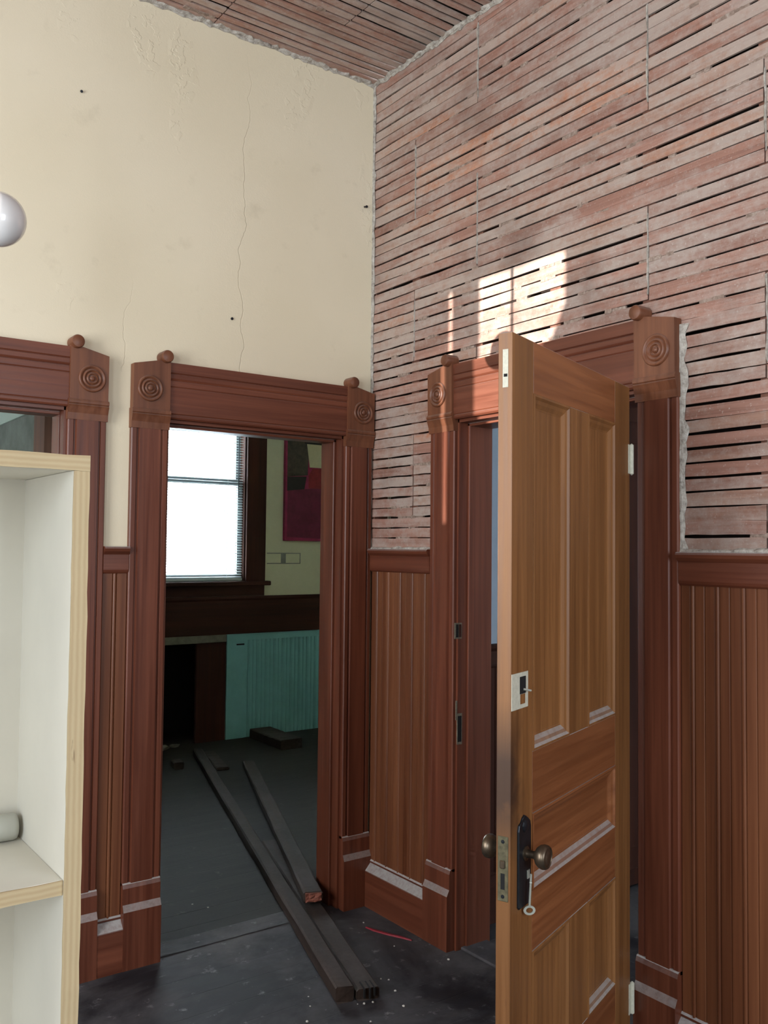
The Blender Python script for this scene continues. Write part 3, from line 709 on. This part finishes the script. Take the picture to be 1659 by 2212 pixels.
# ------------------------------------------------------------------ bookcase
BX0, BX1, BY0, BY1, BZ = -2.86, -1.944, -2.150, -1.925, 1.663
bk = empty('bookcase', ((BX0+BX1)/2, BY0, 0)); tag(bk, 'pale painted plywood bookcase with rough unpainted front edges', 'bookcase')
ed = .003
def bpart(name, x0, x1, y0, y1, z0, z1, mat, edge):
    o = obj(name, box(x0, x1, y0+ed, y1, z0, z1), mat, bk)
    # raw ply edge, slightly uneven
    bm = bmesh.new(); long_z = (z1-z0) > (x1-x0); L = (z1-z0) if long_z else (x1-x0); n_ = int(L/.03); prev = None
    for i in range(n_+1):
        f = i/n_; j1, j2, j3 = random.uniform(-.0007, .0007), random.uniform(-.0007, .0007), random.uniform(-.001, .001)
        if long_z: q = [(x0+j1, y0+j3, z0+f*L), (x1+j2, y0+j3, z0+f*L), (x1+j2, y0+ed, z0+f*L), (x0+j1, y0+ed, z0+f*L)]
        else: q = [(x0+f*L, y0+j3, z0+j1), (x0+f*L, y0+j3, z1+j2), (x0+f*L, y0+ed, z1+j2), (x0+f*L, y0+ed, z0+j1)]
        q = [bm.verts.new(v) for v in q]
        if prev:
            for k in range(4): bm.faces.new((prev[k], prev[(k+1) % 4], q[(k+1) % 4], q[k]))
        else: bm.faces.new(q)
        prev = q
    bm.faces.new(prev); obj('ply_edge', bm, edge, o); return o
bpart('side_panel', BX1-.020, BX1, BY0, BY1, 0, BZ-.0195, 'white_board', 'ply_x')
bpart('side_panel', BX0, BX0+.020, BY0, BY1, 0, BZ-.0195, 'white_board', 'ply_x')
bpart('top_panel', BX0, BX1, BY0, BY1, BZ-.019, BZ, 'white_board', 'ply_z')
for zt in (1.138, .62, .10): bpart('shelf', BX0+.0205, BX1-.0205, BY0+.004, BY1, zt-.018, zt, 'white_board', 'ply_z')
obj('back_panel', box(BX0, BX1, BY1, BY1+.006, 0, BZ), 'white_board', bk)
# small bottle lying in the back corner of the shelf
br = .0185; bc = Vector((-1.9695, -1.950, 1.138+br+.0005))
bt = empty('glass_bottle', bc-Vector((0, 0, br))); tag(bt, 'small clear glass bottle lying in the bookcase shelf corner', 'bottle')
o_ = obj('bottle_body', lathe([(0, .004), (.006, .002), (.013, 0), (.017, .002), (.0185, .007), (.0185, .075), (.016, .085), (.009, .093), (.008, .112), (.0095, .113), (.0095, .118), (.0065, .118), (.0055, .095), (.014, .083), (.0165, .074), (.0165, .008), (0, .007)], bc, (-1, .06, 0), 24), 'glass', bt); smooth_angle(o_, 60)
o_ = obj('cap', lathe([(0, .100), (.0105, .100), (.0105, .122), (0, .122)], bc, (-1, .06, 0), 20), 'iron', bt)

# ------------------------------------------------------------------ globe lamp on its arm
GC = Vector((-1.728, -.654, 2.45)); SX = -2.15
gl_ = empty('ceiling_lamp', (SX, GC.y, ZC)); tag(gl_, 'white milk-glass globe lamp in front of the cream wall', 'lamp')
R_ = .0755
prof = [(0, -R_)]+[(R_*math.sin(t), -R_*math.cos(t)) for t in [PI*k/24 for k in range(1, 23)]]+[(.024, R_*.96), (.024, R_*1.02), (0, R_*1.02)]
o_ = obj('globe', lathe(prof, GC, (-1, 0, 0), 40), 'milk', gl_); smooth_angle(o_, 50)
obj('fitter', lathe([(0, .060), (.026, .062), (.030, .068), (.030, .082), (.018, .096), (.008, .104), (0, .104)], GC, (-1, 0, 0), 24), 'brass', gl_)
obj('arm', lathe([(0, .10), (.007, .10), (.007, GC.x-SX), (0, GC.x-SX)], GC, (-1, 0, 0), 12), 'brass', gl_)
obj('stem', lathe([(0, -.03), (.012, -.02), (.010, 0), (.008, .02), (.008, ZC-GC.z-.03), (.05, ZC-GC.z-.02), (.055, ZC-GC.z), (0, ZC-GC.z)], (SX, GC.y, GC.z), (0, 0, 1), 20), 'brass', gl_)

# ------------------------------------------------------------------ timbers and debris on the floor
rt = random.Random(21)
def timber(label, near, far, w, h, z=0.0, z_far=None, name='timber', mat='beam', endmat=None, group=None):
    """near/far = floor points of the left bottom edge"""
    zf = z if z_far is None else z_far
    a, c = Vector((near[0], near[1], z)), Vector((far[0], far[1], zf)); d = (c-a); L = d.length; ang = math.atan2(d.y, d.x)-PI/2; tilt = math.asin((zf-z)/L)
    bm = bmesh.new(); prev = None; n = 14
    for i in range(n+1):
        yy = L*i/n; e = .002 if 0 < i < n else .001
        ch = .007
        q = [(ch, 0), (w-ch, 0), (w, ch), (w, h-ch), (w-ch, h), (ch, h), (0, h-ch), (0, ch)]
        endj = [rt.uniform(-.008, .004) if i == 0 else (rt.uniform(-.004, .006) if i == n else 0) for _ in q]
        q = [bm.verts.new((x_+rt.uniform(-e, e), yy+endj[k], max(0, z_+rt.uniform(-e, e)) if z_ else 0)) for k, (x_, z_) in enumerate(q)]
        if prev:
            for k in range(8): bm.faces.new((prev[k], prev[(k+1) % 8], q[(k+1) % 8], q[k]))
        else: bm.faces.new(q)
        prev = q
    bm.faces.new(prev)
    root = empty(name, a, 0); root.rotation_euler = (tilt, 0, ang); WLOC[root.name] = Vector((0, 0, 0))
    o = obj('beam_body', bm, mat, root)
    if endmat:
        bm = bmesh.new(); g = 5
        V = [[bm.verts.new((.006+(w-.012)*i/g, -.010+rt.uniform(-.006, .004), .005+(h-.01)*j/g)) for j in range(g+1)] for i in range(g+1)]
        for i in range(g):
            for j in range(g): bm.faces.new((V[i][j], V[i+1][j], V[i+1][j+1], V[i][j+1]))
        ex = bmesh.ops.extrude_face_region(bm, geom=bm.faces[:]); bmesh.ops.translate(bm, verts=[v for v in ex['geom'] if isinstance(v, bmesh.types.BMVert)], vec=(0, .02, 0))
        obj('broken_end', bm, endmat, root)
    return tag(root, label, 'timber', group)
timber('long old timber reaching through the doorway, its squared end beside the split one', (-.581, -.655), (.549, 3.012), .066, .055)
tb2 = timber('old timber with a deeply split end lying against the longest timber', (-.512, -.683), (-.023, .90), .082, .040)
timber('shorter timber with a broken reddish end propped across the split timber', (-.296, .028), (.70, 2.51), .080, .045, z=.060, z_far=.0, endmat='brickred')
timber('thick short dark block of timber lying by the teal panelling', (1.185, 2.83), (1.197, 3.36), .19, .075, name='timber_block')
timber('thin offcut lying beside the far end of the longest timber', (.50, 2.52), (.63, 3.02), .09, .022, name='offcut')
timber('small square offcut of wood near the dark hearth', (.265, 2.70), (.285, 2.80), .07, .05, name='offcut')
for k, (xs, zs_) in enumerate(((.026, .030), (.046, .034), (.062, .026))):
    obj('split', box(xs-.0025, xs+.0025, -.0095, .05, .040-zs_, .0415), 'soot_hole_dark', tb2)  # dark boxes painted as the shade inside the end splits
# red plastic strip
def strip3(name, pts, w, h, mat, label, cat, bend=.0):
    bm = bmesh.new(); prev = None
    pts = [Vector((p_[0], p_[1], .001)) for p_ in pts]
    for i, p_ in enumerate(pts):
        d = (pts[min(i+1, len(pts)-1)]-pts[max(i-1, 0)]).normalized(); nn = Vector((-d.y, d.x, 0))
        ww = w*(.4 if i in (0, len(pts)-1) else 1)
        q = [bm.verts.new(p_-nn*ww/2), bm.verts.new(p_+nn*ww/2), bm.verts.new(p_+nn*ww*.3+Vector((0, 0, h))), bm.verts.new(p_-nn*ww*.3+Vector((0, 0, h)))]
        if prev:
            for k in range(4): bm.faces.new((prev[k], prev[(k+1) % 4], q[(k+1) % 4], q[k]))
        else: bm.faces.new(q)
        prev = q
    bm.faces.new(prev)
    return tag(obj(name, bm, mat, origin=tuple(pts[0])), label, cat)
strip3('plastic_strip', [(-.140, -.205), (-.128, -.25), (-.105, -.31), (-.08, -.36), (-.062, -.41)], .016, .004, 'red_strip', 'thin faded red strip lying on the floor near the corner baseboard', 'strip')
# crumbs of plaster
cr = random.Random(8)
for (x_, y_) in [(-.148, -.41), (-.33, -.62), (-.35, -.60), (-.52, -.70), (-.50, -.71), (-.47, -.72), (-.63, -.56), (-.22, -.08), (-.66, -.62), (-.58, .35), (-.62, .42), (-.40, -.80), (-.36, -.70), (-.72, -.70), (-.05, -.62), (-.12, -.16), (-.55, -.82), (-.62, -.86)]:
    bm = bmesh.new(); bmesh.ops.create_icosphere(bm, subdivisions=1, radius=1.0); rr_ = cr.uniform(.0025, .0055)
    for v in bm.verts: v.co = Vector((v.co.x*rr_*cr.uniform(.7, 1.3), v.co.y*rr_*cr.uniform(.7, 1.3), max(0, v.co.z*rr_*.7*cr.uniform(.7, 1.2)+rr_*.4)))
    bmesh.ops.translate(bm, verts=bm.verts[:], vec=(x_, y_, 0))
    tag(obj('plaster_crumb', bm, 'crumb', origin=(x_, y_, 0)), 'tiny white crumb of plaster lying on the dark floor', 'plaster crumb', 'plaster crumbs on the floor')

# ================================================================== room beyond the doorway by the corner
YF = 3.42
WIN = (-.10, 1.16, 1.272, 2.80)
wf = obj('wall_far', holed_wall(lambda u, t, z: Vector((u, t, z)), -1.2, 2.75, 0.0, ZC, YF, YF+.16,
    [WIN, (.30, 1.005, -1, .785)]), 'pale_wall')
tag(wf, 'pale yellow wall with a blinded window in the room beyond the doorway', 'wall', kind='structure')
ob = obj('wall_side', box(2.6, 2.75, .14, YF, 0, ZC), 'pale_wall'); tag(ob, 'pale wall at the right of the room beyond the doorway', 'wall', kind='structure')
ob = obj('ceiling_far', box(-4.6, 2.75, .14, 4.4, ZC+.031, ZC+.12), 'white_wall'); tag(ob, 'white ceiling of the rooms beyond the doorways', 'ceiling', kind='structure')
# closing skin of the far side of the plaster wall towards the right
ob = obj('wall_stub', box(.105, 2.75, .0, .14, 0, ZC), 'pale_wall'); tag(ob, 'wall between the room beyond and the passage behind the open door', 'wall', kind='structure')
# wide dark rail, teal boards
obj_rail = obj('trim_10', prof_h(FFAR, [(0, 0), (0, .022), (.01, .026), (.27, .026), (.285, .036), (.305, .036), (.305, 0)], .845, -1.1, 2.6), 'dark_wood')
tag(obj_rail, 'wide dark brown rail under the window in the room beyond', 'chair rail', kind='structure')
for i in range(20): obj('bead_board', board_mesh(FFAR, 1.005+i*.0797, .0797, .0, .845), 'teal', wf)
obj('smooth_panel', fbox(FFAR, 1.005, 1.17, .0, .016, 0, .845), 'teal', wf)
obj('top_batten', fbox(FFAR, 1.17, 2.6, .0, .0135, .79, .845), 'teal', wf)
obj('slot', fbox(FFAR, 1.09, 1.16, .015, .018, .752, .764), 'soot_hole_dark', wf)  # black strip painted as the shade inside the slot
# hearth recess with lintel and dark board
hr = wf
obj('lintel', fbox(FFAR, .20, .995, 0, .03, .785, .845, .003), 'stone', hr)
bm = bmesh.new()
for q in ((.28, .30, -.5, 0), ): pass
add_box(bm, .30, 1.005, YF+.48, YF+.5, 0, .785); add_box(bm, .27, .30, YF, YF+.5, 0, .785); add_box(bm, 1.005, 1.03, YF+.16, YF+.5, 0, .785); add_box(bm, .27, 1.03, YF+.16, YF+.5, .785, .81)
obj('firebox', bm, 'soot_hole_dark', hr)
obj('fire_board', fbox(FFAR, .745, 1.0, -.02, .008, 0, .785), 'dark_wood_z', hr)
for (x_, y_, r_) in ((.44, 3.34, .04), (.56, 3.38, .03), (.40, 3.30, .03), (.34, 3.33, .035)):
    bm = bmesh.new(); bmesh.ops.create_icosphere(bm, subdivisions=2, radius=1)
    for v in bm.verts: v.co = Vector((v.co.x*r_*cr.uniform(.8, 1.2)*1.4+x_, v.co.y*r_*cr.uniform(.8, 1.2)+y_, max(0, (v.co.z*.5+.35)*r_*cr.uniform(.8, 1.2))))
    tag(obj('rubble_lump', bm, 'stone', origin=(x_, y_, 0)), 'lump of grey rubble at the foot of the black fireplace', 'rubble', 'rubble at the fireplace')

# window with two sashes, casing, sill and blind
wroot = empty('window_1', ((WIN[0]+WIN[1])/2, YF, WIN[2])); tag(wroot, 'tall two-sash window with a white blind in the room beyond', 'window', kind='structure')
x0, x1, z0, z1 = WIN
zm = 2.075
obj('window_casing', fbox(FFAR, x1, x1+.175, 0, .03, z0-.03, z1+.15), 'dark_wood_z', wroot)
obj('window_casing', fbox(FFAR, x0-.175, x0, 0, .03, z0-.03, z1+.15), 'dark_wood_z', wroot)
obj('head_casing', fbox(FFAR, x0-.175, x1+.175, 0, .034, z1, z1+.17), 'dark_wood', wroot)
obj('window_sill', fbox(FFAR, x0-.20, x1+.215, -.15, .065, z0-.036, z0, .006), 'dark_wood', wroot)
obj('apron', fbox(FFAR, x0-.175, x1+.175, 0, .020, z0-.12, z0-.036), 'dark_wood', wroot)
for (a_, c_) in ((x0, x0+.010), (x1-.010, x1)): obj('window_jamb', box(a_, c_, YF-.001, YF+.16, z0, z1), 'dark_wood_z', wroot)
obj('window_jamb', box(x0, x1, YF-.001, YF+.16, z1-.01, z1), 'dark_wood', wroot)
def sash(za, zb, t):
    s_ = empty('sash_holder', (0, 0, 0)) if False else None
    bm = bmesh.new(); w = .05
    for (a, c, e, f) in ((x0, x0+w, za, zb), (x1-w, x1, za, zb), (x0+w, x1-w, za, za+w), (x0+w, x1-w, zb-w*.8, zb)):
        add_box(bm, a, c, YF+t, YF+t+.035, e, f)
    o = obj('sash', bm, 'sash', wroot)
    obj('pane', box(x0+w, x1-w, YF+t+.015, YF+t+.019, za+w, zb-w*.8), 'pane', o)
sash(z0, zm+.02, .045); sash(zm-.02, z1, .085)
# venetian blind
bl = empty('window_blind', ((x0+x1)/2, YF, z1)); tag(bl, 'white slatted venetian blind hanging in the bright window', 'blind')
me = None; zz_ = z0+.035; k = 0
while zz_ < z1-.05:
    if me is None:
        bm = bmesh.new(); pr = [(-.011, -.0015), (-.004, .001), (.004, .001), (.011, -.0015)]
        rows_ = [[bm.verts.new((xx_, a, c)) for a, c in pr] for xx_ in (x0+.02, x1-.02)]
        low_ = [[bm.verts.new((xx_, a, c-.0008)) for a, c in pr] for xx_ in (x0+.02, x1-.02)]
        for i in range(3):
            bm.faces.new((rows_[0][i], rows_[0][i+1], rows_[1][i+1], rows_[1][i])); bm.faces.new((low_[0][i], low_[0][i+1], low_[1][i+1], low_[1][i]))
        o = obj('slat', bm, 'slat', bl); me = o.data
        for v in me.vertices: v.co += WLOC[bl.name]
    else:
        o = bpy.data.objects.new('slat', me); COL.objects.link(o); o.parent = bl
    o.location = Vector((0, YF+.018, zz_))-WLOC[bl.name]; o.rotation_euler = (math.radians(14), 0, 0)
    zz_ += .0215; k += 1
obj('head_rail', box(x0+.012, x1-.012, YF+.003, YF+.033, z1-.045, z1-.005), 'slat', bl)
obj('bottom_rail', box(x0+.02, x1-.02, YF+.005, YF+.031, z0+.006, z0+.024), 'slat', bl)
for cx_ in (x0+.2, x1-.16): obj('ladder_cord', box(cx_-.001, cx_+.001, YF+.004, YF+.006, z0+.02, z1-.04), 'slat', bl)
obj('tilt_wand', lathe([(0, 0), (.004, .001), (.004, .5), (0, .501)], (x1-.07, YF-.006, 1.95), (0, 0, 1), 8), 'iron', bl)

# painting
PX0, PX1, PZ0, PZ1 = 1.512, 2.12, 1.607, 2.62
pt = empty('painting', ((PX0+PX1)/2, YF, PZ0)); tag(pt, 'unframed magenta and maroon abstract canvas hung beside the window', 'painting')
obj('canvas', fbox(FFAR, PX0, PX1, .002, .035, PZ0, PZ1, .002), 'canvas', pt)
def pshape(pts, mat, o1):
    bm = bmesh.new(); add_extrude(bm, [FFAR(u, .034, z_) for u, z_ in pts], [FFAR(u, o1, z_) for u, z_ in pts]); obj('painted_shape', bm, mat, pt)
pshape([(1.535, 1.64), (2.12, 1.62), (2.12, 2.10), (1.535, 2.03)], 'maroon', .0352)
pshape([(1.53, 2.03), (1.70, 2.05), (1.72, 2.16), (1.53, 2.15)], 'blackp', .0354)
pshape([(1.53, 2.15), (1.73, 2.17), (1.745, 2.48), (1.66, 2.52), (1.53, 2.46)], 'umber', .0354)
pshape([(1.70, 2.44), (1.95, 2.44), (1.95, 2.50), (1.68, 2.50)], 'blackp', .0356)
pshape([(1.72, 2.44), (1.95, 2.44), (1.93, 2.24), (1.75, 2.24)], 'creamp', .0358)
pshape([(1.74, 2.06), (1.92, 2.06), (1.92, 2.17), (1.88, 2.23), (1.78, 2.23), (1.74, 2.17)], 'redp', .0356)
# outline left by a removed plate
for (a, c, e, f) in ((1.365, 1.69, 1.497, 1.505), (1.365, 1.69, 1.412, 1.42), (1.682, 1.69, 1.42, 1.497), (1.50, 1.545, 1.42, 1.497)):
    obj('plate_mark', fbox(FFAR, a, c, 0, .003, e, f), 'scuffed', wf)

# ================================================================== room behind the other doorway
part = obj('wall_partition', box(-1.20, -1.11, .164, YF+.2, 2.155, ZC), 'white_wall'); tag(part, 'pale partition wall seen through the doorway behind the bookcase', 'wall', kind='structure')
obj('stripped_panel', box(-1.19, -1.11, .70, YF+.2, 0, 2.155), 'scuffed', part)
obj('wall_panel', box(-1.20, -1.11, .164, .70, 0, 2.155), 'teal', part)
obj('bare_stud', box(-1.235, -1.195, .625, .785, 0, 2.30), 'rough_stud', part)
ob = obj('wall_north', holed_wall(lambda u, t, z: Vector((u, t, z)), -4.55, -1.11, 0, ZC, 4.25, 4.4, []), 'white_wall'); tag(ob, 'pale end wall of the room behind the bookcase doorway', 'wall', kind='structure')
ob = obj('wall_northwest', holed_wall(lambda u, t, z: Vector((t, u, z)), .14, 4.4, 0, ZC, -4.55, -4.4, [(3.0, 3.6, 1.0, 2.4)]), 'white_wall'); tag(ob, 'pale wall with a window at the left of the room behind the bookcase doorway', 'wall', kind='structure')
ob = obj('wall_infill', box(-1.2, -1.11, YF+.2, 4.4, 0, ZC), 'white_wall'); tag(ob, 'end of the partition wall behind the bookcase doorway', 'wall', kind='structure')

# ================================================================== passage behind the open door
ZW = 1.15
pas = obj('wall_passage', box(.15, 3.2, -.43, -.34, 0, ZC), 'grey_wall'); tag(pas, 'grey-blue passage wall seen through the gap beside the open door', 'wall', kind='structure')
def FP(u, o, z): return Vector((u, -.43-o, z))
for i in range(34): obj('bead_board', board_mesh(FP, .155+i*.082, .082, 0.1, ZW-.1), 'dark_wood_z', pas)
c = obj('trim_11', prof_h(FP, CAP, ZW-.1, .155, 3.1), 'dark_wood'); tag(c, 'dark chair rail along the passage behind the open door', 'chair rail', kind='structure')
c = obj('baseboard_passage', prof_h(FP, BASE, 0, .155, 3.1), 'dark_wood'); tag(c, 'dark baseboard along the passage behind the open door', 'baseboard', kind='structure')
cab = empty('wardrobe', (1.30, -.52, 0)); tag(cab, 'tall dark wooden wardrobe in the passage behind the open door', 'wardrobe')
obj('carcass', box(.95, 1.85, -.56, -.47, .02, 2.25, .004), 'dark_wood_z', cab)
for a in (.97, 1.41): 
    dr = obj('wardrobe_door', box(a, a+.42, -.575, -.56, .10, 2.15, .003), 'dark_wood_z', cab); obj('raised_panel', box(a+.07, a+.35, -.58, -.575, .2, 2.05, .003), 'dark_wood_z', dr)
ob = obj('ceiling_passage', box(.15, 3.3, -5.7, -.34, ZC+.031, ZC+.12), 'white_wall'); tag(ob, 'white ceiling of the passage', 'ceiling', kind='structure')
ob = obj('wall_passage_end', box(3.2, 3.3, -5.6, -.34, 0, ZC+.1), 'grey_wall'); tag(ob, 'grey end wall of the passage', 'wall', kind='structure')
ob = obj('wall_passage_south', holed_wall(lambda u, t, z: Vector((u, t, z)), .15, 3.3, 0, ZC+.1, -5.65, -5.5, [(.3, 1.2, .9, 2.6)]), 'grey_wall'); tag(ob, 'grey wall with a window closing the passage', 'wall', kind='structure')
